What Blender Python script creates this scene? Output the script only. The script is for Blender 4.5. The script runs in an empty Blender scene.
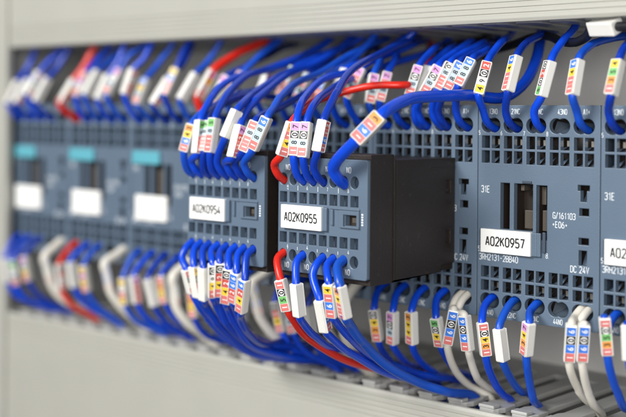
import bpy, math, random
from mathutils import Vector, Matrix
random.seed(7)
R = math.radians
SC = bpy.context.scene
COL = SC.collection
MM = 0.001                       # everything below is written in millimetres

# ------------------------------------------------------------------ camera
F_PX, CX, CY, ROLL, YAW = 1178.0, 313.0, 111.4, 0.0087, R(42)
CAM = Vector((266.3, -327.9, 67.4))
FW = Vector((-math.sin(YAW), math.cos(YAW), 0))
RT0 = Vector((math.cos(YAW), math.sin(YAW), 0))
UP0 = Vector((0, 0, 1))
RT = RT0 * math.cos(ROLL) + UP0 * math.sin(ROLL)
UP = UP0 * math.cos(ROLL) - RT0 * math.sin(ROLL)
cd = bpy.data.cameras.new('camera')
cam = bpy.data.objects.new('camera', cd)
COL.objects.link(cam)
m3 = Matrix((RT, UP, -FW)).transposed()
cam.matrix_world = Matrix.Translation(CAM * MM) @ m3.to_4x4()
cd.sensor_width = 36.0
cd.lens = F_PX / 626.0 * 36.0
cd.shift_x = 0.0
cd.shift_y = -(208.5 - CY) / 626.0
cd.clip_start = 0.01
cd.clip_end = 50.0
cd.dof.use_dof = True
cd.dof.focus_distance = 0.379
cd.dof.aperture_fstop = 6.6
cd.dof.aperture_blades = 0
SC.camera = cam

# ------------------------------------------------------------------ light
w = bpy.data.worlds.new('World')
SC.world = w
w.use_nodes = True
bg = w.node_tree.nodes['Background']
bg.inputs[0].default_value = (1.0, 0.98, 0.95, 1)
bg.inputs[1].default_value = 0.105

def area(name, loc, target, size, power, col):
    l = bpy.data.lights.new(name, 'AREA')
    l.shape = 'RECTANGLE'
    l.size, l.size_y = size
    l.energy = power
    l.color = col
    o = bpy.data.objects.new(name, l)
    COL.objects.link(o)
    o.location = Vector(loc) * MM
    d = (Vector(target) - Vector(loc)) * MM
    o.rotation_euler = d.to_track_quat('-Z', 'Y').to_euler()
    return o

area('key_softbox', (-260, -1050, 660), (-20, 0, 20), (0.50, 0.36), 19.0, (1.0, 0.99, 0.97))
area('side_fill', (480, -660, 150), (20, 0, 30), (0.40, 0.36), 5.2, (1.0, 0.99, 0.97))  # added fill with no real source, brightens back panel and marker sides
SC.view_settings.view_transform = 'Standard'
SC.view_settings.look = 'None'
SC.view_settings.exposure = 0.0
SC.view_settings.gamma = 1.0
SC.render.engine = 'CYCLES'
SC.cycles.use_denoising = True
SC.cycles.max_bounces = 6

# ------------------------------------------------------------------ materials
def srgb(r, g, b):
    f = lambda c: (c / 255 / 12.92) if c / 255 <= 0.04045 else ((c / 255 + 0.055) / 1.055) ** 2.4
    return (f(r), f(g), f(b), 1)

def mat(name, col, rough=0.45, metal=0.0, var=0.06, bump=0.0, bscale=900.0, spec=0.5, coat=0.0, dirt=0.0):
    m = bpy.data.materials.new(name)
    m.use_nodes = True
    nt = m.node_tree
    b = nt.nodes['Principled BSDF']
    b.inputs['Roughness'].default_value = rough
    b.inputs['Metallic'].default_value = metal
    b.inputs['Specular IOR Level'].default_value = spec
    b.inputs['Coat Weight'].default_value = coat
    tc = nt.nodes.new('ShaderNodeTexCoord')
    no = nt.nodes.new('ShaderNodeTexNoise')
    no.inputs['Scale'].default_value = 55.0
    no.inputs['Detail'].default_value = 6.0
    nt.links.new(tc.outputs['Object'], no.inputs['Vector'])
    rp = nt.nodes.new('ShaderNodeMix')
    rp.data_type = 'RGBA'
    a = [max(0, c * (1 - var - dirt)) for c in col[:3]] + [1]
    c2 = [min(1, c * (1 + var)) for c in col[:3]] + [1]
    rp.inputs[6].default_value = a
    rp.inputs[7].default_value = c2
    nt.links.new(no.outputs['Fac'], rp.inputs[0])
    nt.links.new(rp.outputs[2], b.inputs['Base Color'])
    mr = nt.nodes.new('ShaderNodeMapRange')
    mr.inputs['To Min'].default_value = max(0.05, rough - 0.1)
    mr.inputs['To Max'].default_value = min(1, rough + 0.1)
    nt.links.new(no.outputs['Fac'], mr.inputs['Value'])
    nt.links.new(mr.outputs['Result'], b.inputs['Roughness'])
    if bump > 0:
        n2 = nt.nodes.new('ShaderNodeTexNoise')
        n2.inputs['Scale'].default_value = bscale
        n2.inputs['Detail'].default_value = 3.0
        nt.links.new(tc.outputs['Object'], n2.inputs['Vector'])
        bp = nt.nodes.new('ShaderNodeBump')
        bp.inputs['Strength'].default_value = bump
        bp.inputs['Distance'].default_value = 0.0002
        nt.links.new(n2.outputs['Fac'], bp.inputs['Height'])
        nt.links.new(bp.outputs['Normal'], b.inputs['Normal'])
    return m

M = {}
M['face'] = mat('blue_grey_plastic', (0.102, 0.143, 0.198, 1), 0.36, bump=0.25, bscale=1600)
M['inner'] = mat('darkened_blue_grey_plastic', (0.042, 0.06, 0.085, 1), 0.55)  # face plastic darkened, slot shade in the colour; also housing and clips
M['floor'] = mat('shaded_blue_grey_plastic', (0.068, 0.097, 0.138, 1), 0.5)  # face plastic again, with the shade of the block's holes coloured in
M['dark'] = mat('black_brown_plastic', (0.019, 0.0135, 0.0105, 1), 0.5, bump=0.5, bscale=1300, var=0.2)
M['slider'] = mat('brown_grey_plastic', (0.07, 0.058, 0.045, 1), 0.5)
M['hollow'] = mat('dark_brown_and_slot_shade', (0.022, 0.014, 0.01, 1), 0.6)  # brown window interior; also stands in for shade behind the slots
M['label'] = mat('white_label', (0.80, 0.80, 0.78, 1), 0.5, var=0.02)
M['ink'] = mat('black_ink', (0.012, 0.012, 0.014, 1), 0.6)
M['print'] = mat('white_print', (0.72, 0.76, 0.78, 1), 0.6, var=0.02)
M['teal'] = mat('teal_plastic', (0.10, 0.36, 0.44, 1), 0.45)
M['metal'] = mat('spring_steel', (0.55, 0.5, 0.42, 1), 0.3, metal=1.0)
M['duct'] = mat('grey_pvc', (0.385, 0.382, 0.342, 1), 0.42, bump=0.15, bscale=700, var=0.03)
M['finger'] = mat('light_grey_pvc', (0.40, 0.40, 0.385, 1), 0.38, bump=0.15, bscale=700, var=0.05)
M['panel'] = mat('painted_steel', (0.72, 0.71, 0.68, 1), 0.5, bump=0.3, bscale=500)
M['sleeve'] = mat('white_pvc_sleeve', (0.74, 0.73, 0.69, 1), 0.35, var=0.06, bump=0.15, bscale=500)
M['blue'] = mat('blue_insulation', (0.004, 0.058, 0.58, 1), 0.27, var=0.14, bump=0.12, bscale=400)
M['blue_b'] = mat('blue_insulation', (0.006, 0.070, 0.50, 1), 0.38, var=0.18, bump=0.2, bscale=300)
M['blue_c'] = mat('blue_insulation', (0.004, 0.046, 0.46, 1), 0.30, var=0.15, bump=0.15, bscale=350)
M['blue_d'] = mat('blue_insulation', (0.004, 0.035, 0.36, 1), 0.26, var=0.2, bump=0.15, bscale=350)
M['paleblue'] = mat('mid_blue_insulation', (0.006, 0.07, 0.45, 1), 0.35, var=0.12, bump=0.12, bscale=400)
M['shaded_blue'] = mat('shaded_blue_insulation', (0.004, 0.014, 0.13, 1), 0.35, var=0.12)  # blue insulation with the shade under the duct put into its colour
M['red'] = mat('red_insulation', (0.62, 0.018, 0.008, 1), 0.33, var=0.1)
M['white'] = mat('white_insulation', (0.66, 0.63, 0.56, 1), 0.38, var=0.05)
M['black'] = mat('black_insulation', (0.010, 0.011, 0.014, 1), 0.38)
M['dkred'] = mat('dark_red_insulation', (0.16, 0.02, 0.012, 1), 0.4)
def dust(m, amount=0.5):
    nt = m.node_tree
    b = nt.nodes['Principled BSDF']
    src = b.inputs['Base Color'].links[0].from_socket
    tc = nt.nodes.new('ShaderNodeTexCoord')
    n = nt.nodes.new('ShaderNodeTexNoise')
    n.inputs['Scale'].default_value = 620.0
    n.inputs['Detail'].default_value = 5.0
    n.inputs['Roughness'].default_value = 0.75
    nt.links.new(tc.outputs['Object'], n.inputs['Vector'])
    r = nt.nodes.new('ShaderNodeMapRange')
    r.inputs['From Min'].default_value = 0.62
    r.inputs['From Max'].default_value = 0.80
    r.inputs['To Max'].default_value = amount
    nt.links.new(n.outputs['Fac'], r.inputs['Value'])
    mx = nt.nodes.new('ShaderNodeMix')
    mx.data_type = 'RGBA'
    nt.links.new(r.outputs['Result'], mx.inputs[0])
    nt.links.new(src, mx.inputs[6])
    mx.inputs[7].default_value = (0.30, 0.28, 0.25, 1)
    nt.links.new(mx.outputs[2], b.inputs['Base Color'])
dust(M['dark'], 0.35)
dust(M['face'], 0.22)
dust(M['duct'], 0.10)
dust(M['finger'], 0.15)
dust(M['sleeve'], 0.12)
for q in ('blue', 'blue_b', 'blue_c', 'paleblue', 'red'):
    dust(M[q], 0.12)
CELL = {'0': (0.015, 0.015, 0.018), '1': (0.62, 0.17, 0.16), '2': (0.58, 0.09, 0.07), '3': (0.74, 0.30, 0.06), '4': (0.80, 0.55, 0.05),
        '5': (0.16, 0.46, 0.14), '6': (0.05, 0.19, 0.68), '7': (0.62, 0.27, 0.58), '8': (0.42, 0.52, 0.58), '9': (0.78, 0.78, 0.75)}
for k, c in CELL.items():
    M['cell' + k] = mat('marker_colour', (*c, 1), 0.4, var=0.04)

# ------------------------------------------------------------------ mesh builder
class MB:
    def __init__(self):
        self.v, self.f, self.m, self.s, self.mats = [], [], [], [], []
    def mi(self, m):
        if m not in self.mats:
            self.mats.append(m)
        return self.mats.index(m)
    def add(self, vs, fs, m, smooth=False, mtx=None):
        b = len(self.v)
        for p in vs:
            p = Vector(p)
            self.v.append(mtx @ p if mtx else p)
        k = self.mi(m)
        for f in fs:
            self.f.append([b + i for i in f])
            self.m.append(k)
            self.s.append(smooth)
    def box(self, x0, x1, y0, y1, z0, z1, m, bev=0.0, mtx=None):
        if bev <= 0:
            vs = [(x, y, z) for x in (x0, x1) for y in (y0, y1) for z in (z0, z1)]
            fs = [(0, 1, 3, 2), (4, 6, 7, 5), (0, 4, 5, 1), (2, 3, 7, 6), (0, 2, 6, 4), (1, 5, 7, 3)]
            self.add(vs, fs, m, False, mtx)
        else:
            import bmesh
            bm = bmesh.new()
            bmesh.ops.create_cube(bm, size=1.0)
            for v in bm.verts:
                v.co = Vector(((x0 + x1) / 2 + v.co.x * (x1 - x0), (y0 + y1) / 2 + v.co.y * (y1 - y0), (z0 + z1) / 2 + v.co.z * (z1 - z0)))
            bmesh.ops.bevel(bm, geom=list(bm.edges), offset=bev, segments=2, profile=0.5, affect='EDGES')
            bm.verts.index_update()
            self.add([v.co.copy() for v in bm.verts], [[v.index for v in f.verts] for f in bm.faces], m, False, mtx)
            bm.free()
    def build(self, name, parent=None):
        me = bpy.data.meshes.new(name)
        me.from_pydata([tuple(p * MM) for p in self.v], [], self.f)
        for m in self.mats:
            me.materials.append(m)
        me.polygons.foreach_set('material_index', self.m)
        me.polygons.foreach_set('use_smooth', self.s)
        me.update()
        o = bpy.data.objects.new(name, me)
        COL.objects.link(o)
        if parent:
            o.parent = parent
        return o

def thing(name, label, cat, loc=(0, 0, 0), group=None):
    o = bpy.data.objects.new(name, None)
    o.empty_display_size = 0.01
    COL.objects.link(o)
    o.location = Vector(loc) * MM
    tag(o, label, cat, group)
    return o

def tag(o, label, cat, group=None):
    o['label'] = label
    o['category'] = cat
    if group:
        o['group'] = group

def copy_tree(o, parent=None):
    c = o.copy()
    COL.objects.link(c)
    if parent:
        c.parent = parent
    for ch in list(o.children):
        copy_tree(ch, c)
    return c

def curve_geo(cu):
    ob = bpy.data.objects.new('temporary', cu)
    me = bpy.data.meshes.new_from_object(ob)
    vs = [v.co.copy() for v in me.vertices]
    fs = [list(p.vertices) for p in me.polygons]
    bpy.data.objects.remove(ob)
    bpy.data.curves.remove(cu)
    bpy.data.meshes.remove(me)
    return vs, fs

def plate(outer, holes, half, bev=0.0):
    """2-D outline with holes, extruded by +-half along local z; returns verts, faces."""
    cu = bpy.data.curves.new('outline', 'CURVE')
    cu.dimensions = '2D'
    cu.fill_mode = 'BOTH'
    cu.extrude = half - bev
    cu.bevel_depth = bev
    cu.bevel_resolution = 1
    cu.offset = -bev
    for pts in [outer] + holes:
        sp = cu.splines.new('POLY')
        sp.points.add(len(pts) - 1)
        for i, p in enumerate(pts):
            sp.points[i].co = (p[0], p[1], 0, 1)
        sp.use_cyclic_u = True
    return curve_geo(cu)

FRONT = lambda y: Matrix(((1, 0, 0, 0), (0, 0, -1, y), (0, 1, 0, 0), (0, 0, 0, 1)))   # outline x,y -> world x,z, local z -> -y

_text = {}
def text_geo(s, size=1.0, sx=1.0, bold=0.0, space=1.0, align='LEFT'):
    key = (s, size, sx, bold, space, align)
    if key not in _text:
        cu = bpy.data.curves.new('text', 'FONT')
        cu.body = s
        cu.size = 10.0
        cu.offset = bold * 10
        cu.space_character = space
        cu.align_x = align
        cu.resolution_u = 3
        vs, fs = curve_geo(cu)
        k = size / 10.0 / 0.72
        _text[key] = ([(v.x * k * sx, v.y * k, 0) for v in vs], fs)
    return _text[key]

# plain engineering lettering drawn with strokes on a 4 x 6 grid
def _o(x0, y0, x1, y1, c=1.0):
    return [(x0 + c, y0), (x1 - c, y0), (x1, y0 + c), (x1, y1 - c), (x1 - c, y1), (x0 + c, y1), (x0, y1 - c), (x0, y0 + c), (x0 + c, y0)]
GLY = {
    '0': [_o(0, 0, 4, 6)], '1': [[(0.8, 4.6), (2.4, 6), (2.4, 0)]],
    '2': [[(0, 5), (1, 6), (3, 6), (4, 5), (4, 4), (0, 0), (4, 0)]],
    '3': [[(0, 5.2), (0.8, 6), (3, 6), (4, 5.2), (4, 4), (3.2, 3.2), (1.4, 3.2)], [(3.3, 3.1), (4, 2.2), (4, 1), (3, 0), (0.8, 0), (0, 0.9)]],
    '4': [[(4, 1.5), (0, 1.5), (2.6, 6)], [(3, 3.4), (3, 0)]],
    '5': [[(3.8, 6), (0.4, 6), (0.2, 3.4), (3, 3.4), (4, 2.6), (4, 1), (3, 0), (0.9, 0), (0, 0.8)]],
    '6': [[(3.4, 6), (2, 5.6), (0.3, 3.2), (0, 2), (0, 1), (1, 0), (3, 0), (4, 1), (4, 2.4), (3, 3.4), (0.7, 3.4)]],
    '7': [[(0, 6), (4, 6), (1.6, 0)]],
    '8': [_o(0.2, 3.2, 3.8, 6, 0.9), _o(0, 0, 4, 3.2, 1.0)],
    '9': [[(0.6, 0), (2, 0.4), (3.7, 2.8), (4, 4), (4, 5), (3, 6), (1, 6), (0, 5), (0, 3.6), (1, 2.6), (3.3, 2.6)]],
    'A': [[(0, 0), (1.75, 6.2)], [(2.25, 6.2), (4, 0)], [(1.2, 1.9), (2.8, 1.9)]], 'K': [[(0, 0), (0, 6)], [(3.8, 6), (0.4, 2.6)], [(1.5, 3.5), (4, 0)]],
    'N': [[(0, 0), (0, 6)], [(0.5, 5.6), (3.5, 0.4)], [(4, 0), (4, 6)]], 'O': [_o(0, 0, 4, 6, 1.2)], 'C': [[(4, 4.8), (3, 6), (1, 6), (0, 5), (0, 1), (1, 0), (3, 0), (4, 1.2)]],
    'E': [[(3.6, 6), (0, 6), (0, 0), (3.6, 0)], [(0.5, 3.1), (3.2, 3.1)]], 'G': [[(4, 4.9), (3, 6), (1, 6), (0, 5), (0, 1), (1, 0), (4, 0), (4, 2.8), (2.2, 2.8)]],
    'R': [[(0, 0), (0, 6), (3, 6), (4, 5.2), (4, 3.6), (3, 2.8), (0.5, 2.8)], [(2.2, 2.6), (4, 0)]], 'H': [[(0, 0), (0, 6)], [(4, 0), (4, 6)], [(0.4, 3.1), (3.6, 3.1)]],
    'B': [[(0.4, 3.1), (3.2, 3.1), (3.8, 4), (3.8, 5.2), (3, 6), (0, 6), (0, 0), (3.1, 0), (4, 0.9), (4, 2.2), (3.3, 2.9)]],
    'D': [[(0, 0), (0, 6), (2.6, 6), (4, 4.6), (4, 1.4), (2.6, 0), (0, 0)]], 'V': [[(0, 6), (2, 0), (4, 6)]], '/': [[(0, -0.4), (3, 6.4)]],
    '*': [[(0.6, 3), (3.4, 3)], [(2, 4.2), (2, 1.8)]], '+': [[(0.3, 3), (3.7, 3)], [(2, 4.7), (2, 3.5)], [(2, 2.5), (2, 1.3)]], '-': [[(0.6, 3), (3.4, 3)]],
    '.': [[(0.2, 0), (1.0, 0)]], ' ': []}
def stroke_geo(text, size, sx=0.62, st=0.8, space=1.7, align='LEFT'):
    """mitred strokes; size is the cap height in mm, st the stroke in grid units"""
    k = size / 6.0
    adv = {'.': 1.2, '1': 3.4, '/': 3.0, ' ': 2.0}
    vs, fs, x, lay = [], [], 0.0, 0
    for ch in text:
        for pl in GLY[ch]:
            closed = pl[0] == pl[-1]
            p = [Vector((a[0] + x, a[1] / sx)) for a in (pl[:-1] if closed else pl)]
            n = len(p)
            base = len(vs)
            for q in range(n):
                d0 = (p[q] - p[q - 1]).normalized() if (q > 0 or closed) else None
                d1 = (p[(q + 1) % n] - p[q]).normalized() if (q < n - 1 or closed) else None
                d0 = d0 or d1
                d1 = d1 or d0
                t = (d0 + d1).normalized() if (d0 + d1).length > 1e-3 else d1
                nn = Vector((-t.y, t.x))
                c = max(0.5, nn.dot(Vector((-d1.y, d1.x))))
                for sg in (-1, 1):
                    v = p[q] + nn * (sg * st / 2 / sx ** 0.5 / c)
                    vs.append((v.x * k * sx, v.y * k * sx, 0.006 * lay))
            for q in range(n if closed else n - 1):
                a, b2 = base + 2 * q, base + 2 * ((q + 1) % n)
                fs.append((a, b2, b2 + 1, a + 1))
            lay = (lay + 1) % 3
        x += adv.get(ch, 4.0) + space
    wd = (x - space) * k * sx
    if align == 'CENTER':
        vs = [(a - wd / 2, b2, c) for a, b2, c in vs]
    return vs, fs

def rect(x0, x1, z0, z1, r=0.0, n=4):
    if r <= 0:
        return [(x0, z0), (x1, z0), (x1, z1), (x0, z1)]
    pts = []
    for cx, cz, a0 in ((x1 - r, z0 + r, -90), (x1 - r, z1 - r, 0), (x0 + r, z1 - r, 90), (x0 + r, z0 + r, 180)):
        for i in range(n + 1):
            a = R(a0 + 90 * i / n)
            pts.append((cx + r * math.cos(a), cz + r * math.sin(a)))
    return pts

def oval(cx, cz, rx, rz, n=20):
    return [(cx + rx * math.cos(2 * math.pi * i / n), cz + rz * math.sin(2 * math.pi * i / n)) for i in range(n)]

def double_hole(cx, cz, r, d, n=14):
    a = math.acos(d / r)
    pts = []
    for i in range(n + 1):
        t = -(math.pi - a) + (2 * (math.pi - a)) * i / n
        pts.append((cx + d + r * math.cos(t), cz + r * math.sin(t)))
    for i in range(1, n):
        t = a + (2 * (math.pi - a)) * i / n
        pts.append((cx - d + r * math.cos(t), cz + r * math.sin(t)))
    return pts

def at(px, py, Y=None, Z=None):
    """point of the photograph -> the place in the world on the plane Y (or Z), in mm"""
    d = FW + RT * ((px - CX) / F_PX) + UP * ((CY - py) / F_PX)
    t = (Y - CAM.y) / d.y if Y is not None else (Z - CAM.z) / d.z
    return CAM + d * t

# ------------------------------------------------------------------ the setting
PANEL_Y = 73.0
b = MB()
b.box(-420, 420, PANEL_Y, PANEL_Y + 2.5, -240, 300, M['panel'])
pn = b.build('back_wall')
pn['kind'] = 'structure'

DX0, DX1 = -230.5, 210.0
def duct(zedge, sgn, label):
    """slotted wiring duct, its wire side at zedge; sgn=+1 body above (upper duct), -1 body below"""
    t = thing('wire_duct', label, 'wiring duct', (0, 0, 0), 'wiring ducts round the contactors')
    c = MB()
    H = 62.0
    z = lambda d: zedge + sgn * d
    def bx(x0, x1, y0, y1, d0, d1, bev=0.0):
        a, e = sorted((z(d0), z(d1)))
        c.box(x0, x1, y0, y1, a, e, M['finger'], bev)
    bx(DX0, DX1, 70.6, 72.8, 0.0, H)                       # back
    bx(DX0, DX1, -1.5, 70.6, H - 2, H)                     # far side
    bx(DX0, DX1, 58.0, 70.6, 0.2, 1.9)                     # root of the slotted side
    x = DX0 + 1.0
    while x < DX1 - 10:
        # a finger: straight slat with a rounded, thickened tip
        pts = [(x + 1.0, 58.0), (x + 1.0, 11.0), (x + 0.0, 9.0), (x + 0.0, 3.0), (x + 0.9, 0.2), (x + 2.0, -1.2), (x + 7.2, -1.2), (x + 8.3, 0.2), (x + 9.2, 3.0), (x + 9.2, 9.0), (x + 8.0, 11.0), (x + 8.0, 58.0)][::-1]
        vs, fs = plate(pts, [], 0.85, 0.25)
        c.add(vs, fs, M['finger'], False, Matrix.Translation((0, 0, z(1.05))))
        if sgn < 0:
            bx(x + 1.6, x + 7.6, -1.6, 2.2, -0.9, 0.2, 0.3)
        x += 12.5
    c.build('channel', t)
    # cover: a profile swept along x, with a rounded lip and ribs beside the lip
    prof = [(3.5, 2.6), (-2.0, 2.2), (-3.6, 1.2), (-4.6, 0.3), (-5.3, 0.5), (-5.7, 1.4)]
    d = 1.6
    for i in range(5):
        prof += [(-5.75, d), (-5.75, d + 1.0), (-5.45, d + 1.25), (-5.45, d + 1.55)]
        d += 1.8
    prof += [(-5.75, d), (-5.8, H - 2), (-4.0, H), (2.0, H), (2.0, H - 2), (-3.5, H - 3), (-3.5, 4.2), (3.5, 4.2)]
    vs, fs = [], []
    n = len(prof)
    for xx in (-219.8, DX1):
        vs += [(xx, y, z(dd)) for y, dd in prof]
    for i in range(n):
        j = (i + 1) % n
        fs.append((i, j, n + j, n + i) if sgn > 0 else (i, n + i, n + j, j))
    k = MB()
    k.add(vs, fs, M['duct'])
    k.build('duct_cover', t)
    return t

duct(96.2, +1, 'upper grey wiring duct with ribbed cover running above the contactors')
duct(-29.4, -1, 'lower grey slotted wiring duct with open fingers running below the contactors')
# upright duct at the far left end
t = thing('wire_duct', 'upright pale grey duct closing the left end of the contactor row', 'wiring duct', (0, 0, 0), 'wiring ducts round the contactors')
b = MB(); b.box(-290, -231.2, -3.0, 72.8, -235, 295, M['finger']); b.build('channel', t)
b = MB(); b.box(-292, -220.0, -7.6, -3.0, -235, 295, M['duct'], 1.2); b.build('duct_cover', t)

# ------------------------------------------------------------------ contactors
POLE = [5.0 + 8.56 * i for i in range(5)]
ZT, ZB = 63.4, 5.6
def contactor_parts(root, plain, label_text):
    cells, hol = [], []
    for p in POLE:
        hol.append(double_hole(p, ZT, 2.45, 1.25))
        hol.append(double_hole(p, ZB, 2.45, 1.25))
        for s in (-1, 1):
            a, e = (p - 3.5, p - 0.35) if s < 0 else (p + 0.35, p + 3.5)
            for z0, z1 in ((55.8, 59.9), (50.9, 55.0), (13.2, 16.9), (8.8, 12.3)):
                hol.append(rect(a, e, z0, z1))
                cells.append((a, e, z0, z1))
    win = [(8.9, 12.5, 29.5, 44.6), (14.1, 21.2, 29.5, 44.6), (22.4, 26.4, 27.0, 44.4)]
    for wx in win:
        hol.append(rect(*wx))
    hol.append([(37.2, 45.2), (41.4, 45.2), (41.4, 43.4), (40.4, 43.4), (40.4, 40.0), (38.2, 40.0), (38.2, 43.4), (37.2, 43.4)])
    hol.append(rect(37.8, 41.2, 35.6, 38.0))
    hol.append(rect(37.6, 41.2, 26.6, 28.8))
    hol.append(rect(37.7, 40.6, 20.2, 24.9))
    vs, fs = plate(rect(0.15, 44.85, 0, 70, 0.5, 3), hol, 1.1, 0.18)
    b = MB()
    b.add(vs, fs, M['face'], False, FRONT(1.1))
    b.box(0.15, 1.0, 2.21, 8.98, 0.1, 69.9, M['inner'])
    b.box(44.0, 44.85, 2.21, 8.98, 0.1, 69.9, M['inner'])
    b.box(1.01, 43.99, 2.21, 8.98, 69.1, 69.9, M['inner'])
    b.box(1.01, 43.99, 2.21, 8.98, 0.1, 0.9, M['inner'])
    for (a, e, z0, z1) in cells:                 # moulded guides inside every release slot
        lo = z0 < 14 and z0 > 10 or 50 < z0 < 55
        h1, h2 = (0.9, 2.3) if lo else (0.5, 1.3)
        b.add([(a - .2, 3.2, z0 - .2), (e + .2, 2.3, z0 - .2), (e + .2, 6.5, z0 + h2), (a - .2, 6.5, z0 + h1)], [(0, 1, 2, 3)], M['face' if lo else 'inner'])  # guides next to the wire holes take the darkened plastic, shade as colour
    for p in POLE:
        for z0 in (ZT, ZB):
            b.add([(p - 3.7, 2.4, z0 - 2.6), (p + 1.2, 3.6, z0 - 2.6), (p + 0.4, 7.5, z0 + 0.6), (p - 3.7, 5.0, z0 + 1.6)], [(0, 1, 2, 3)], M['inner'])
    for (x0, x1, z0, z1) in ((37.7, 40.9, 39.8, 43.6), (37.6, 41.4, 19.9, 25.1)):
        b.add([(x0, 2.6, z0), (x1, 2.6, z0), (x1, 6.0, z1), (x0, 6.0, z1)], [(0, 1, 2, 3)], M['face'])
    b.build('front_plate', root)
    b = MB()
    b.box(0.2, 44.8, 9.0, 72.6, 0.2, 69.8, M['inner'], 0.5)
    b.box(1.1, 43.9, 8.4, 8.97, 1.0, 69.0, M['hollow'])  # dark sheet in place of the shade seen through slots and holes
    b.build('housing', root)
    b = MB()
    b.box(8.6, 26.7, 6.6, 8.35, 26.8, 44.8, M['hollow'])
    for x0, x1 in ((8.2, 8.8), (12.6, 14.0), (21.3, 22.3), (26.5, 27.1)):
        b.box(x0, x1, 2.22, 6.59, 26.8, 44.8, M['hollow'])
    b.build('window_recess', root)
    if not plain:
        for (x0, x1, z0, z1) in ((11.0, 12.3, 30, 36.4), (16.6, 20.1, 30, 36.0), (23.2, 25.3, 29.6, 36.3)):
            s = MB(); s.box(x0, x1, 2.6, 6.58, z0, z1, M['slider'], 0.25); s.build('slider', root)
        s = MB()
        for x0 in (15.2, 19.6):
            s.box(x0, x0 + 1.3, 2.4, 6.58, 42.2, 44.1, M['slider'], 0.2)
        s.box(22.5, 24.2, 3.2, 6.58, 38, 43.9, M['slider'], 0.2)
        s.build('slider_guide', root)
        s = MB(); s.box(17.4, 20.8, -0.5, 0.4, 44.75, 45.6, M['inner'], 0.2); s.build('window_latch', root)
    else:
        s = MB(); s.box(1.9, 19.8, -1.4, 0.02, 44.2, 49.8, M['teal'], 0.4); s.build('name_plate', root)
        s = MB(); s.box(14.9, 20.4, 2.4, 6.58, 31, 42, M['slider'], 0.3); s.build('slider', root)
    for p in POLE:
        for z0 in (56.6, 9.2):
            s = MB()
            s.box(p + 1.0, p + 3.0, 3.0, 3.4, z0 + 0.4, z0 + 2.2, M['metal'])
            s.build('terminal_clamp', root)
    # printing on the face
    tx = MB()
    def w(s, x, z, size, sx=0.82, sp=1.0):
        vs, fs = stroke_geo(s, size, sx * 0.76)
        tx.add(vs, fs, M['print'], False, FRONT(-0.03) @ Matrix.Translation((x, z, 0)))
    for s, p in zip(('13NO', '21NC', '31NC', '43NO', 'A1+'), POLE):
        w(s, p - 0.6 if s != 'A1+' else p - 0.2, 67.1, 1.65, 0.72)
    for s, p in zip(('14NO', '22NC', '32NC', '44NO', 'A2-'), POLE):
        w(s, p - 1.6, 0.9, 1.65, 0.72)
    w('31E', 1.6, 41.2, 2.1, 0.8)
    w('G/161103', 28.6, 34.3, 1.85, 0.82)
    w('*E06*', 28.4, 31.4, 1.85, 0.85)
    w('3RH2131-2BB40', 1.0, 18.9, 1.95, 0.84)
    w('DC 24V', 35.0, 17.9, 1.95, 0.84)
    for i, s in enumerate(('5.', '6.', '7.', '8.')):
        w(s, 0.5 + 8.56 * i, 21.7 - 0.1 * i, 1.5, 0.8)
        w(s[0], 0.35 + 8.56 * i, 60.2, 1.3, 0.8)
    w('23', 41.8 - 45 + 45, 33.3 if plain else 33.3, 1.6, 0.8) if plain == 2 else None
    tx.build('face_printing', root)

def name_label(root, x0, x1, z0, z1, y, text, size, sx, bracket=True):
    b = MB()
    b.box(x0, x1, y - 1.6, y - 0.02, z0, z1, M['label'], 0.25)
    lb = b.build('name_label', root)
    if text:
        vs, fs = stroke_geo(text, size, 0.70, 1.22, 1.9, 'CENTER')
        t = MB()
        t.add(vs, fs, M['ink'], False, FRONT(y - 1.64) @ Matrix.Translation(((x0 + x1) / 2, (z0 + z1) / 2 - size / 2, 0)))
        t.build('lettering', lb)
    if bracket:
        b = MB()
        b.box(x0 - 0.7, x0 - 0.1, y - 0.9, y - 0.02, z0 + 0.3, z1 - 0.3, M['inner'], 0.15)
        b.box(x1 + 0.05, x1 + 2.0, y - 1.1, y - 0.02, z0 + 0.1, z1 - 0.1, M['face'], 0.3)
        b.build('label_holder', root)
    return lb

CX0 = lambda k: 45.0 * (k - 5)
GC = 'contactors standing side by side on the panel'
# with printed slider window (the bare kind)
bare = thing('contactor', 'blue grey contactor with open black window and white label A02K0957', 'contactor', (CX0(6), 0, 0), GC)
contactor_parts(bare, 0, None)
def extra_bare(c):
    s = MB()
    s.box(22.9, 24.6, -0.9, 0.02, 21.6, 29.2, M['face'], 0.25)
    s.box(25.2, 26.3, -0.9, 0.02, 23.0, 29.6, M['inner'], 0.25)
    s.build('window_clip', c)
teal = thing('contactor', 'leftmost contactor, blurred, with teal name plate over blank white label', 'contactor', (CX0(0), 0, 0), GC)
contactor_parts(teal, 1, None)
LB = {1: 'second contactor from the left, with teal name plate and blank white label',
      2: 'third contactor from the left, teal name plate, just before the A02K0954 block',
      3: 'mostly hidden contactor behind and left of the A02K0954 block',
      4: 'contactor directly behind the protruding A02K0954 block',
      5: 'contactor directly behind the protruding A02K0955 block, right edge in view',
      7: 'contactor cut off by the right edge of the picture, label starting A02'}
cont = {0: teal, 6: bare}
for k in (1, 2, 3):
    cont[k] = copy_tree(teal)
for k in (4, 5, 7):
    cont[k] = copy_tree(bare)
for k in LB:
    cont[k].location = Vector((CX0(k), 0, 0)) * MM
    cont[k]['label'] = LB[k]
for k in (0, 1, 2, 3):
    name_label(cont[k], 4.6, 25.0, 20.2, 31.0, 0, '', 0, 0, False)
for k, s in ((6, 'A02K0957'), (7, 'A02K0958')):
    name_label(cont[k], 2.3, 21.3, 21.5, 29.3, 0, s, 2.75, 0.92)
    extra_bare(cont[k])

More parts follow.
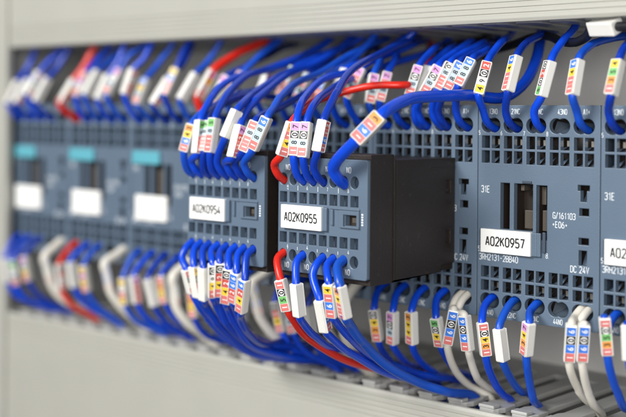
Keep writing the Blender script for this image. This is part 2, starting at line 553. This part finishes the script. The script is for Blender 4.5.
# ------------------------------------------------------------------ auxiliary blocks
AH = [2.05 + 4.35 * i for i in range(8)]          # hole centres, local x
AW = 38.0
def aux_block(x0, label, text):
    t = thing('auxiliary_block', label, 'auxiliary switch', (x0, 0, 0), 'auxiliary switch blocks clipped onto contactors')
    hol = []
    for p in AH:
        hol.append(oval(p, 45.2, 1.72, 1.95))
        hol.append(oval(p, 20.3, 1.72, 1.95))
        hol.append(rect(p - 1.62, p + 1.62, 37.5, 41.0))
        hol.append(rect(p - 1.62, p + 1.62, 24.3, 27.8))
    hol.append(rect(28.9, 33.7, 31.6, 34.9))
    vs, fs = plate(rect(-0.2, AW - 0.2, 15.0, 52.4, 0.9, 4), hol, 1.2, 0.2)
    b = MB()
    b.add(vs, fs, M['face'], False, FRONT(-44.8))
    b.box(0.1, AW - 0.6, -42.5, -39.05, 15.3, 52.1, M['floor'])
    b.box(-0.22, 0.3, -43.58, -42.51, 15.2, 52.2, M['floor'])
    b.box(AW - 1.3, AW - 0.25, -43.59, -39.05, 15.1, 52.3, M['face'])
    b.build('face_plate', t)
    b = MB()
    b.box(-0.6, -0.24, -44.6, -33.5, 13.3, 54.0, M['dark'])
    b.box(AW - 0.19, AW + 0.1, -44.6, -33.5, 13.3, 54.0, M['dark'])
    b.box(-0.23, AW - 0.2, -44.6, -33.5, 52.45, 53.98, M['dark'], 0.2)
    b.box(-0.23, AW - 0.2, -44.6, -33.5, 13.32, 14.95, M['dark'], 0.2)
    b.box(-0.2, AW - 0.3, -39.0, -0.06, 14.6, 52.2, M['dark'], 0.3)
    b.build('housing', t)
    # right-hand cheek with two small recesses
    pts = [(-33.4, 13.35), (-33.4, 14.0), (-8.4, 14.3), (-8.0, 16.6), (-0.1, 16.9), (-0.1, 52.2), (-32.6, 52.1), (-33.4, 53.9), (-33.42, 53.95)]
    vs, fs = plate(pts[:-1], [rect(-5.2, -2.6, 40.4, 44.8), rect(-5.2, -2.6, 23.6, 28.0), ], 0.5, 0.12)
    b = MB()
    b.add(vs, fs, M['dark'], False, Matrix(((0, 0, 1, AW - 0.1), (1, 0, 0, 0), (0, 1, 0, 0), (0, 0, 0, 1))))
    b.box(AW + 0.38, AW + 0.62, -14.0, -0.3, 48.6, 49.2, M['dark'], 0.08)
    b.box(AW + 0.38, AW + 0.55, -32.2, -31.6, 14.6, 52.0, M['dark'], 0.05)
    b.build('side_cheek', t)
    name_label(t, 2.4, 20.0, 29.2, 36.9, -46.0, text, 2.65, 0.92)
    b = MB()                                       # frame of the switch-position window
    vs, fs = plate(rect(26.7, 35.0, 30.9, 36.4, 0.2, 2), [rect(28.6, 34.0, 31.4, 35.1)], 0.4, 0.12)
    b.add(vs, fs, M['face'], False, FRONT(-46.35))
    b.box(23.3, 24.3, -46.8, -45.98, 31.4, 36.4, M['face'], 0.2)
    b.box(22.6, 35.0, -46.5, -45.98, 36.5, 37.1, M['face'], 0.15)
    b.build('indicator_frame', t)
    b = MB()
    b.box(28.8, 33.8, -43.5, -42.51, 31.5, 35.0, M['hollow'])
    b.box(31.0, 33.4, -45.2, -43.51, 32.5, 34.2, M['slider'], 0.2)
    b.build('position_indicator', t)
    tx = MB()
    def w(s, x, z, size, sx=0.8):
        vs, fs = stroke_geo(s, size, sx * 0.76)
        tx.add(vs, fs, M['print'], False, FRONT(-46.03) @ Matrix.Translation((x, z, 0)))
    for i in (0, 2, 4, 6):
        w('NO', AH[i] + 1.2, 48.2, 1.75)
        w('NO', AH[i] + 1.0, 16.2, 1.75)
        w(str(5 + i // 2), AH[i] + 1.7, 42.0, 1.1)
        w('4', AH[i] + 1.9, 22.7, 1.2)
        for z0, z1 in ((41.6, 43.2), (22.2, 23.2)):
            x = AH[i] + 2.175 - 4.35 + (0 if i else 4.35)
            tx.add([(x - .09, -46.03, z0), (x + .09, -46.03, z0), (x + .09, -46.03, z1), (x - .09, -46.03, z1)], [(0, 1, 2, 3)], M['print'])
    for j in range(5):
        tx.add([(35.5, -46.03, 32 + j * .8), (36.2, -46.03, 32 + j * .8), (36.2, -46.03, 32.5 + j * .8), (35.5, -46.03, 32.5 + j * .8)], [(0, 1, 2, 3)], M['print'])
    tx.build('face_printing', t)
    return t

AX = {955: -2.4, 954: -46.9}
aux_block(AX[955], 'sharp blue grey block with black sides and white label A02K0955', 'A02K0955')
aux_block(AX[954], 'slightly blurred blue grey block with black side and white label A02K0954', 'A02K0954')

# ------------------------------------------------------------------ wires
def spline(P, step=0.9):
    """centripetal Catmull-Rom through P, sampled about every `step` mm"""
    P = [Vector(p) for p in P]
    P = [P[0] * 2 - P[1]] + P + [P[-1] * 2 - P[-2]]
    out = []
    for i in range(1, len(P) - 2):
        p0, p1, p2, p3 = P[i - 1:i + 3]
        t0 = 0.0
        t1 = t0 + max(1e-4, (p1 - p0).length) ** 0.5
        t2 = t1 + max(1e-4, (p2 - p1).length) ** 0.5
        t3 = t2 + max(1e-4, (p3 - p2).length) ** 0.5
        n = max(2, int((p2 - p1).length / step))
        for j in range(n):
            t = t1 + (t2 - t1) * j / n
            A1 = p0 * ((t1 - t) / (t1 - t0)) + p1 * ((t - t0) / (t1 - t0))
            A2 = p1 * ((t2 - t) / (t2 - t1)) + p2 * ((t - t1) / (t2 - t1))
            A3 = p2 * ((t3 - t) / (t3 - t2)) + p3 * ((t - t2) / (t3 - t2))
            B1 = A1 * ((t2 - t) / (t2 - t0)) + A2 * ((t - t0) / (t2 - t0))
            B2 = A2 * ((t3 - t) / (t3 - t1)) + A3 * ((t - t1) / (t3 - t1))
            out.append(B1 * ((t2 - t) / (t2 - t1)) + B2 * ((t - t1) / (t2 - t1)))
    out.append(P[-2])
    return out

def tube(mb, pts, r, m, seg=14):
    n = len(pts)
    tg = [(pts[min(i + 1, n - 1)] - pts[max(i - 1, 0)]).normalized() for i in range(n)]
    u = tg[0].orthogonal().normalized()
    vs, fs = [], []
    for i in range(n):
        u = (u - tg[i] * u.dot(tg[i])).normalized()
        v = tg[i].cross(u)
        for k in range(seg):
            a = 2 * math.pi * k / seg
            vs.append(pts[i] + u * (r * math.cos(a)) + v * (r * math.sin(a)))
    for i in range(n - 1):
        for k in range(seg):
            a, c = i * seg + k, i * seg + (k + 1) % seg
            fs.append((a, c, c + seg, a + seg))
    fs.append(tuple(range(seg))[::-1])
    fs.append(tuple((n - 1) * seg + k for k in range(seg)))
    mb.add(vs, fs, m, True)

def marker(wire_ob, m0, m1, code, roll, w=3.6, d=3.2):
    lo, hi = (m0, m1) if m0.z < m1.z else (m1, m0)
    a = (hi - lo).normalized()
    L = (hi - lo).length
    view = Vector((0.669, -0.743, 0.0))
    n0 = (view - a * view.dot(a)).normalized()
    right = a.cross(n0).normalized()            # to the viewer's right when a points up
    n = (n0 * math.cos(R(roll)) + right * math.sin(R(roll))).normalized()
    s = n.cross(a)                               # text 'up' = viewer's left
    mtx = Matrix((( a.x, s.x, n.x, lo.x), (a.y, s.y, n.y, lo.y), (a.z, s.z, n.z, lo.z), (0, 0, 0, 1)))
    # if the handedness came out mirrored, flip s
    if mtx.to_3x3().determinant() < 0:
        mtx = Matrix((( a.x, -s.x, n.x, lo.x), (a.y, -s.y, n.y, lo.y), (a.z, -s.z, n.z, lo.z), (0, 0, 0, 1)))
    b = MB()
    b.box(0, L, -w / 2, w / 2, -d / 2, d / 2, M['sleeve'], 0.5, mtx)
    # raised rails either side of the number strip
    for q in (-1, 1):
        b.box(0.25, L - 0.25, q * (w / 2 - 0.3) - 0.12, q * (w / 2 - 0.3) + 0.12, d / 2 - 0.3, d / 2 + 0.16, M['sleeve'], 0.08, mtx)
    mk = b.build('marker_sleeve', wire_ob)
    if code:
        t = MB()
        nc = len(code)
        cw = (L - 0.9) / nc
        hh = w / 2 - 0.44
        for i, ch in enumerate(code):
            x0 = 0.45 + i * cw
            z = d / 2 + 0.03
            t.add([(x0 + .06, -hh, z), (x0 + cw - .06, -hh, z), (x0 + cw - .06, hh, z), (x0 + .06, hh, z)], [(0, 1, 2, 3)], M['cell' + ch], False, mtx)
            ink = M['ink'] if ch in '345789' else M['label']
            gx = x0 + cw / 2
            if ch == '0':
                k = 16
                ring = [(gx + 1.08 * math.cos(2 * math.pi * j / k), 1.08 * math.sin(2 * math.pi * j / k), z + .02) for j in range(k)]
                t.add(ring, [tuple(range(k))], M['label'], False, mtx)
                ink = M['ink']
            vs, fs = text_geo(ch, 1.8, 0.95, 0.035 if ch in '0' else 0.02, 1.0, 'CENTER')
            t.add(vs, fs, ink, False, mtx @ Matrix.Translation((gx, -0.9, z + .04)))
        t.build('number_strip', mk)

ORD = ('first', 'second', 'third', 'fourth', 'fifth', 'sixth', 'seventh', 'eighth')
GW = {'t': 'wires entering the upper terminals', 'b': 'wires entering the lower terminals', 'l': 'loose wires'}
def wire(label, col, P, mk=None, code='', roll=-30, r=1.28, group=None, msize=(3.6, 3.2)):
    """P: list of points in mm; mk: index of the marker's first point in P (its end is the next)"""
    Q = []
    for i, p in enumerate(P):
        Q.append(Vector(p))
        if mk is not None and i == mk:
            d = Vector(P[i + 1]) - Vector(p)
            Q += [Vector(p) + d * 0.33, Vector(p) + d * 0.67]
    b = MB()
    S = spline(Q)
    a1, a2, a3 = (random.uniform(0, 6.28) for _ in range(3))
    for i, p in enumerate(S):
        f = min(1.0, i / 25.0, (len(S) - i) / 12.0) * 0.22
        if mk is not None and min((p - Vector(P[mk])).length, (p - Vector(P[mk + 1])).length) < 13:
            f *= 0.2
        S[i] = p + Vector((math.sin(i * .17 + a1), math.sin(i * .21 + a2), math.sin(i * .19 + a3))) * f
    tube(b, S, r, M[random.choice(('blue', 'blue', 'blue_b', 'blue_c', 'blue_d')) if col == 'blue' else col])
    o = b.build('wire')
    tag(o, label, 'wire', group)
    if mk is not None:
        marker(o, Vector(P[mk]), Vector(P[mk + 1]), code, roll, *msize)
    return o

def hole(kind, k, row, i, sub=0.0):
    if kind == 'c':
        return Vector((CX0(k) + POLE[i] + sub, 0, ZT if row == 't' else ZB))
    return Vector((AX[k] + AH[i], -46.0, 45.2 if row == 't' else 20.3))

def leave(h, row, dx=0.0, out=4.4):
    s = 1 if row == 't' else -1
    return [h + Vector((0.1, 3.6, -s * 1.5)), h + Vector((0.05, 0.9, -s * 0.7)), h + Vector((0, -out * .55, s * 1.2)), h + Vector((0, -out, s * 4.6))]

CN = {0: 'the leftmost contactor', 1: 'the second contactor', 2: 'the third contactor', 3: 'the contactor left of A02K0954',
      4: 'the contactor behind A02K0954', 5: 'the contactor behind A02K0955', 6: 'contactor A02K0957', 7: 'the rightmost contactor'}
CNAME = {'blue': 'blue', 'paleblue': 'blue', 'red': 'red', 'white': 'white', 'shaded_blue': 'shaded blue', 'black': 'black'}
def lab(col, kind, k, row, i, extra=''):
    tgt = CN[k] if kind == 'c' else 'block A02K0%d' % k
    return ('%s wire %sin the %s %s hole of %s' % (CNAME[col], extra, ORD[i], 'upper' if row == 't' else 'lower', tgt)).strip()

def pw(col, kind, k, row, i, m0, m1, path, code='', roll=-30, sub=0.0, r=1.28, extra='', out=4.4, msize=(3.6, 3.2)):
    """wire whose marker and run are given by points of the photograph with their depth"""
    h = hole(kind, k, row, i, sub)
    a, c = at(*m0), at(*m1)
    L = leave(h, row, 0, out)
    gap = (a - L[-1]).length
    if gap < 5:
        L = L[:-1]
    P = L + [a, c] + [Vector(q) if isinstance(q, Vector) else at(*q) for q in path]
    wire(lab(col, kind, k, row, i, extra), col, P, len(L), code, roll, r, GW[row], msize)

def into_duct(px, py, row, depth=16, dx=3):
    """last points: through the wire side of the duct and on inside it"""
    z = 97.5 if row == 't' else -30.5
    s = 1 if row == 't' else -1
    p = at(px, py, None, z)
    p.y = max(4.0, min(62.0, p.y))
    return [p, p + Vector((dx, 4, s * depth))]

# --- block A02K0955, upper row
U = 955
pw('red', 'a', U, 't', 0, (281, 156, -52), (292, 122, -50), [(303, 110, -42), (322, 99, -25), (345, 91, -19), (372, 86, -15), (405, 85.5, -9), (420, 80, 6), (430, 62, 20)] + into_duct(446, 40, 't'), '1413', 20)
pw('blue', 'a', U, 't', 2, (293.5, 156.5, -52), (296.5, 122, -50), [(300, 107, -46), (309, 91, -34), (328, 78, -20), (353, 70, -6), (376, 60, 8), (410, 45, 22)] + into_duct(428, 36, 't'), '1807', -8)
pw('blue', 'a', U, 't', 3, (303, 158, -52), (307, 122, -50), [(312, 108, -46), (328, 91, -30), (345, 82, -14), (372, 71, 6), (410, 58, 24)] + into_duct(452, 36, 't'), '1807', -22)
pw('blue', 'a', U, 't', 4, (317.5, 152, -52), (324, 120, -50), [(333, 99, -44), (346, 77, -32), (367, 60, -16), (386, 51, -2), (410, 40, 14)] + into_duct(420, 33, 't'), '1612', 62)
pw('blue', 'a', U, 't', 6, (356, 141, -54), (381, 115, -50), [(392, 107, -45), (408, 100, -37), (432, 96, -26), (460, 95.5, -13), (482, 97, -1), (505, 96.5, 10), (524, 83, 19), (537, 58, 25)] + into_duct(543, 28, 't', 16, 1), '1613', -14, r=1.9, out=5.0, msize=(4.8, 4.2))
# --- block A02K0955, lower row
pw('red', 'a', U, 'b', 0, (280.5, 279, -51), (288, 311, -49), [(294, 321, -46), (304.5, 335, -40), (327.5, 351, -29), (350, 361.5, -19), (366, 367, -12), (383, 371, -5), (414, 376, 6)] + into_duct(432, 378, 'b'), '1501', -25)
pw('blue', 'a', U, 'b', 2, (296, 283, -51), (299.5, 316.5, -49), [(303, 323, -46), (312, 334, -40), (327.5, 345, -30), (347, 352, -18), (372, 360, -4), (400, 366, 10)] + into_duct(428, 371, 'b'), '', 40)
pw('blue', 'a', U, 'b', 4, (319.5, 299, -52), (325.5, 331, -48), [(331, 337, -45), (347, 351, -36), (366, 363, -26), (388, 373, -15), (414, 380, -4)] + into_duct(438, 384, 'b'), '1616', 62)
pw('blue', 'a', U, 'b', 5, (329, 283, -52), (333, 317, -49), [(337, 323, -46), (347, 335, -40), (362, 349, -30), (380, 361, -20), (414, 372, -2), (437, 378, 8)] + into_duct(462, 384, 'b'), '1614', -28)
pw('paleblue', 'a', U, 'b', 6, (340, 285, -52), (346, 318, -49), [(349.5, 324, -46), (358, 337, -41), (371.6, 351, -34), (386, 364, -28), (402, 375, -22), (424, 385.5, -14), (447, 391.5, -7)] + into_duct(476, 399, 'b', 14), '1143', -62, r=1.55)
# --- block A02K0954, upper row
U = 954
pw('blue', 'a', U, 't', 0, (184, 152, -52), (192, 124, -50), [(203, 112, -44), (222, 101, -30), (242, 93.5, -14), (263, 89, 2), (287, 87, 16), (320, 72, 28)] + into_duct(352, 42, 't'), '1643', -15)
pw('blue', 'a', U, 't', 1, (197, 154, -52), (200.5, 120, -50), [(206, 107, -46), (219, 88, -36), (238, 77, -24), (257, 72, -12), (280, 65, 0), (302, 56, 12)] + into_duct(328, 38, 't'), '1185', 42)
pw('blue', 'a', U, 't', 2, (203.5, 152, -51), (206.5, 121, -48), [(214, 109, -40), (236, 99, -24), (262, 96, -6), (290, 95, 10), (322, 78, 24)] + into_duct(362, 43, 't'), '1185', -18)
pw('blue', 'a', U, 't', 3, (210, 153, -52), (215, 118, -50), [(220, 107, -46), (231, 89, -37), (246, 77, -26), (267, 69.5, -12), (296, 60, 4), (312, 50, 16)] + into_duct(332, 36, 't'), '1185', -38)
pw('blue', 'a', U, 't', 4, (225, 138, -53), (237, 110, -50), [(244, 102, -45), (256, 92, -34), (273, 80, -20), (292, 70, -6), (320, 57, 10)] + into_duct(350, 37, 't'), '', 40)
pw('blue', 'a', U, 't', 5, (232.5, 158, -53), (240.5, 125, -50), [(247, 111, -45), (264, 93, -34), (282, 78.5, -20), (302, 68.5, -6), (332, 54, 8)] + into_duct(358, 38, 't'), '1127', 45)
pw('blue', 'a', U, 't', 6, (243, 152, -52), (255.5, 121, -49), [(264, 114, -42), (280, 108, -30), (298, 97, -16), (320, 84, 0), (350, 68, 16)] + into_duct(385, 42, 't'), '1181', -8)
pw('blue', 'a', U, 't', 7, (253, 150, -52), (267.5, 117, -50), [(273, 109, -46), (280, 97, -40), (292, 86, -30), (319, 73, -12), (347, 57, 4), (372, 43, 16)] + into_duct(390, 35, 't'), '1886', -22)
# --- block A02K0954, lower row
q = [((186.5, 269), (192.5, 293), 32, '1901', 'blue'), ((194, 266), (198.5, 297), 45, '1204', 'blue'), ((203.5, 267), (204.5, 300), 50, '', 'blue'), ((213, 264), (213, 297), 10, '1490', 'blue'),
     ((220, 262), (218.5, 296), 8, '1420', 'blue'), ((228.5, 268), (226, 303), -15, '1420', 'blue'), ((236.5, 272), (233.5, 302), -30, '1266', 'blue'), ((245, 279), (241.5, 312), -42, '1426', 'blue')]
run = [[(199, 306, -46), (208, 318, -40), (222, 334, -32), (240, 348, -24), (262, 357, -15)] + into_duct(288, 362, 'b'),
       [(204, 306, -46), (214, 319, -40), (228, 335, -32), (247, 350, -23), (272, 358, -12), (300, 361, 0)] + into_duct(330, 364, 'b'),
       [(206, 305, -46), (217, 322, -40), (231, 338, -32), (247, 351, -24), (272, 357, -13), (300, 359, 0), (327, 362, 10)] + into_duct(356, 370, 'b'),
       [(215, 303, -46), (224, 320, -40), (238, 336, -31), (256, 347, -21), (280, 350, -8), (303, 350, 6)] + into_duct(334, 349, 'b'),
       [(220, 302, -46), (227, 322, -40), (243, 341, -30), (262, 351, -19), (290, 357, -6), (322, 362, 10)] + into_duct(348, 366, 'b'),
       [(227.5, 308, -46), (235.6, 326, -39), (251, 344, -29), (272, 353.5, -17), (300, 358, -3), (328, 363, 10)] + into_duct(362, 372, 'b'),
       [(235, 308, -46), (243, 325, -39), (256, 338, -28), (276, 345, -14), (300, 346, 2)] + into_duct(328, 344, 'b'),
       [(240.5, 317, -46), (246, 330, -40), (257, 341, -30), (273, 343.5, -16), (289, 339, 0), (304, 333, 16)] + into_duct(322, 334, 'b')]
for i in range(8):
    (a, c, roll, code, col) = q[i]
    pw(col, 'a', U, 'b', i, (*a, -51.5), (*c, -49), run[i], code, roll)

# --- contactor behind A02K0955, upper row
pw('blue', 'c', 5, 't', 0, (369, 104, -7), (374, 74, -4), [(380, 62, 2)] + into_duct(392, 42, 't'), '1817', 10, sub=-1.2, extra='on the left ')
pw('blue', 'c', 5, 't', 0, (380, 102, -7), (388, 72, -4), [(395, 60, 2)] + into_duct(408, 41, 't'), '1817', -5, sub=1.2, extra='on the right ')
pw('blue', 'c', 5, 't', 1, (409, 97, -7), (419, 66, -3), [(425, 58, 1), (435, 48, 8)] + into_duct(446, 38, 't'), '1807', -12)
pw('blue', 'c', 5, 't', 2, (416, 97, -4), (429, 67, 2), [(438, 58, 8), (450, 48, 16)] + into_duct(464, 37, 't'), '', -30, sub=-1.2, extra='on the left ')
pw('blue', 'c', 5, 't', 2, (423, 94, -8), (438, 66, -4), [(445, 59, 1), (457, 51, 8), (469, 43, 16)] + into_duct(480, 36, 't'), '1807', 0, sub=1.2, extra='on the right ')
pw('blue', 'c', 5, 't', 3, (437, 90, -7), (450, 63, -3), [(457, 57, 2), (469, 50, 9), (481, 44, 16)] + into_duct(491, 35, 't'), '1180', 0, sub=-1.2, extra='on the left ')
pw('blue', 'c', 5, 't', 3, (446, 90, -7), (460, 62, -3), [(467, 57, 2), (477, 52, 8), (487, 46, 15)] + into_duct(497, 35, 't'), '1886', 0, sub=1.2, extra='on the right ')
pw('blue', 'c', 5, 't', 4, (458, 86, -8), (472, 59, -4), [(478, 55, 1), (488, 50, 8)] + into_duct(500, 35, 't'), '1886', -20)
# --- contactor A02K0957, upper row
pw('blue', 'c', 6, 't', 0, (478.5, 95, -8), (487.5, 62, -4), [(492, 54, 0), (502, 41, 8)] + into_duct(514, 29, 't'), '4902', -12)
pw('blue', 'c', 6, 't', 1, (508, 92, -8), (517, 56, -4), [(521, 49, 0), (529, 41, 8), (541, 34, 18)] + into_duct(556, 29, 't'), '1146', -70)
pw('blue', 'c', 6, 't', 2, (541.5, 97, -4.2), (551, 61, -2), [(555, 52, 1), (565, 38, 7)] + into_duct(578, 22, 't'), '5020', -76, sub=1.2, out=3.2)
pw('blue', 'c', 6, 't', 4, (572.5, 96, -8), (578.5, 60, -4), [(583, 52, 0), (596, 42, 8), (612, 38, 16), (630, 36, 24)] + into_duct(655, 34, 't'), '1146', -66)
# --- contactor A02K0957, lower row
pw('blue', 'c', 6, 'b', 0, (482, 322, -8), (486, 356, -7), [(488, 366, -5), (494, 381, 0), (502, 394, 6)] + into_duct(512, 403, 'b'), '13401'[::1], 4)
pw('paleblue', 'c', 6, 'b', 1, (499, 328, -8), (503, 361, -6), [(506, 369, -4), (513, 382, 2), (521, 391, 9)] + into_duct(531, 398, 'b'), '', 40)
pw('blue', 'c', 6, 'b', 2, (529.5, 322, -8), (526.5, 355, -6), [(527, 366, -5), (530, 385, -1), (534, 399, 3)] + into_duct(540, 408, 'b'), '1347', -68)
pw('white', 'c', 6, 'b', 4, (571.5, 324, -8), (569, 361, -6), [(570, 369, -5), (576, 384, 0), (586, 400, 7)] + into_duct(600, 414, 'b'), '1606', -8, sub=-1.3, extra='on the left ')
pw('white', 'c', 6, 'b', 4, (584.5, 324, -8), (582, 361, -6), [(583, 370, -5), (587, 388, -1), (594, 404, 4)] + into_duct(602, 416, 'b'), '1606', -8, sub=1.3, extra='on the right ')
# --- rightmost contactor
pw('blue', 'c', 7, 't', 0, (611, 96, -8), (619, 60, -4), [(623, 50, 0), (633, 38, 8)] + into_duct(646, 24, 't'), '1354', -50)
pw('blue', 'c', 7, 'b', 0, (604.5, 317, -8), (607.5, 355, -6), [(609, 365, -5), (614, 384, -1), (622, 403, 5)] + into_duct(632, 418, 'b'), '13501', -10)
pw('blue', 'c', 7, 'b', 1, (627.5, 324, -8), (629, 360, -6), [(631, 372, -4), (638, 390, 2)] + into_duct(650, 412, 'b'), '', -30)
# --- contactor behind A02K0955, lower row
pw('blue', 'c', 5, 'b', 0, (374, 309, -7), (378.5, 341, -5), [(382, 350, -2), (392, 362, 6)] + into_duct(412, 371, 'b'), '1340', -25)
pw('blue', 'c', 5, 'b', 1, (393, 311, -7), (393, 344, -5), [(397, 352, -2), (408, 364, 6)] + into_duct(430, 373, 'b'), '1807', -48)
pw('blue', 'c', 5, 'b', 2, (411.5, 311, -7), (412.5, 344, -5), [(415, 353, -2), (425, 366, 6), (436, 374, 14)] + into_duct(452, 380, 'b'), '1443', -55)
pw('blue', 'c', 5, 'b', 3, (436, 317, -7), (441, 346, -4), [(445, 355, 0), (456, 370, 8)] + into_duct(478, 384, 'b'), '1405', -40)
pw('white', 'c', 5, 'b', 4, (454, 309, -8), (447.5, 344, -7), [(449, 354, -5), (456, 371, 1), (470, 386, 10)] + into_duct(490, 397, 'b'), '1606', -8, sub=-1.3, extra='on the left ')
pw('white', 'c', 5, 'b', 4, (464.5, 315, -8), (468.5, 351, -7), [(470.5, 359, -5), (477, 377, 0), (486, 387, 7)] + into_duct(503, 396, 'b'), '1606', -45, sub=1.3, extra='on the right ')

# --- the row further left: wires set by their own contactor
def row_wire(k, row, i, col, code, roll, sub=0.0, lean=2.0, extra='', r=1.28, zoff=0.0):
    h = hole('c', k, row, i, sub)
    j = lambda s: random.uniform(-s, s)
    if row == 't':
        m0 = h + Vector((j(.9), -7.5 + j(1.3), 8.3 + j(2.2) + zoff))
        m1 = m0 + Vector((lean + 0.8 + j(1.4), 4.6 + j(1.4), 11.0))
        q = 2.3 if k > 2 else 1.0
        far = m1 + Vector(((1.8 + j(1.6)) * q, (4.5 + j(2)) * q, 5.5 + j(1)))
        end = Vector((far.x + (2.5 + j(2.5)) * q, far.y + (6 + j(3)) * q, 98.0))
        P = leave(h, row) [:3] + [m0, m1, far, end, end + Vector((4, 4, 14))]
        mk = 3
    else:
        m0 = h + Vector((-0.3 + j(.8), -8.0 + j(1.0), -8.2 - zoff + j(2.0)))
        m1 = m0 + Vector((lean * .4 + j(1.0), 1.6 + j(1.0), -11.7))
        far = m1 + Vector((2.5, 4, -7))
        end = Vector((far.x + 7 + j(2), far.y + 14 + j(4), -31.0))
        P = leave(h, row)[:3] + [m0, m1, far, end, end + Vector((5, 4, -14))]
        mk = 3
    wire(lab(col, 'c', k, row, i, extra), col, P, mk, code, roll, r, GW[row])

RW = lambda c, row: 2.0 if c == 'white' else (1.7 if c == 'red' and row == 't' else 1.28)
TOP = {0: [('blue', ''), ('blue', '1988'), ('blue', '1987'), ('blue', '')],
       1: [('red', '2146'), ('blue', '1972'), ('blue', ''), ('blue', ''), ('blue', '1897')],
       2: [('blue', '1291'), ('blue', '1846'), ('blue', '1634'), ('blue', '1164'), ('blue', '')],
       3: [('red', '1947'), ('blue', '1897'), ('blue', '1181'), None, ('blue', '1187')],
       4: [('blue', '1185'), ('blue', '1818'), ('blue', '1165'), ('blue', '1157'), ('blue', '1817')]}
BOT = {0: [('blue', ''), ('blue', '1895'), ('blue', '1487'), None, ('white', '1986')],
       1: [('red', '1920'), ('blue', ''), ('blue', '1474'), None, ('white', '1666')],
       2: [('blue', '4294'), ('blue', '1227'), ('blue', ''), ('blue', '1431'), ('white', '1980')],
       3: [('blue', '1431'), ('blue', '1870'), None, ('blue', '1620'), ('white', '1606')],
       4: [('blue', '1420'), ('blue', '1807'), ('blue', ''), ('white', '1606'), ('white', '1606')]}
for k in range(5):
    for i, e in enumerate(TOP[k]):
        if e:
            row_wire(k, 't', i, e[0], e[1], random.choice((-35, -20, 30, 45)) if e[1] else 40, lean=random.uniform(1.5, 3.0), r=RW(e[0], 't'))
    for i, e in enumerate(BOT[k]):
        if e:
            row_wire(k, 'b', i, e[0], e[1], random.choice((-30, 0, 35)) if e[1] else 40, r=RW(e[0], 'b'), zoff=-2.0 if e[0] == 'white' else 0)

# --- cables under the upper duct
wire('black cable curving below the upper duct toward its right end', 'black',
     [at(470, 58, 34), at(505, 47, 30), at(530, 38.5, 24), at(550, 36.5, 18), at(562, 41, 12), at(575, 42.5, 7), at(587, 36, 3), at(592.5, 27, 0), at(618, 26.5, -2.5), at(650, 26, -5)],
     7, '', 60, 1.5, GW['l'], (5.2, 4.6))
wire('black cable rising behind the markers to the duct right of centre', 'black',
     [at(395, 62, 40), at(425, 54, 34), at(452, 46, 30)] + into_duct(490, 33, 't'), None, '', 0, 1.4, GW['l'])
wire('blue cable with duct shade in its colour, sloping up behind the loops above A02K0954', 'shaded_blue',
     [hole('c', 3, 't', 3) + Vector((0, 7, 0)), hole('c', 3, 't', 3) + Vector((0, -3, 1)), at(236, 86, -3), at(248, 66, 8), at(262, 58, 18), at(282, 48, 30)] + into_duct(300, 41, 't'), None, '', 0, 1.3, GW['l'])
wire('short dark red cable hanging behind the black cables under the upper duct', 'dkred',
     [at(486, 66, 55), at(485, 56, 52)] + into_duct(487, 40, 't'), None, '', 0, 1.5, GW['l'])
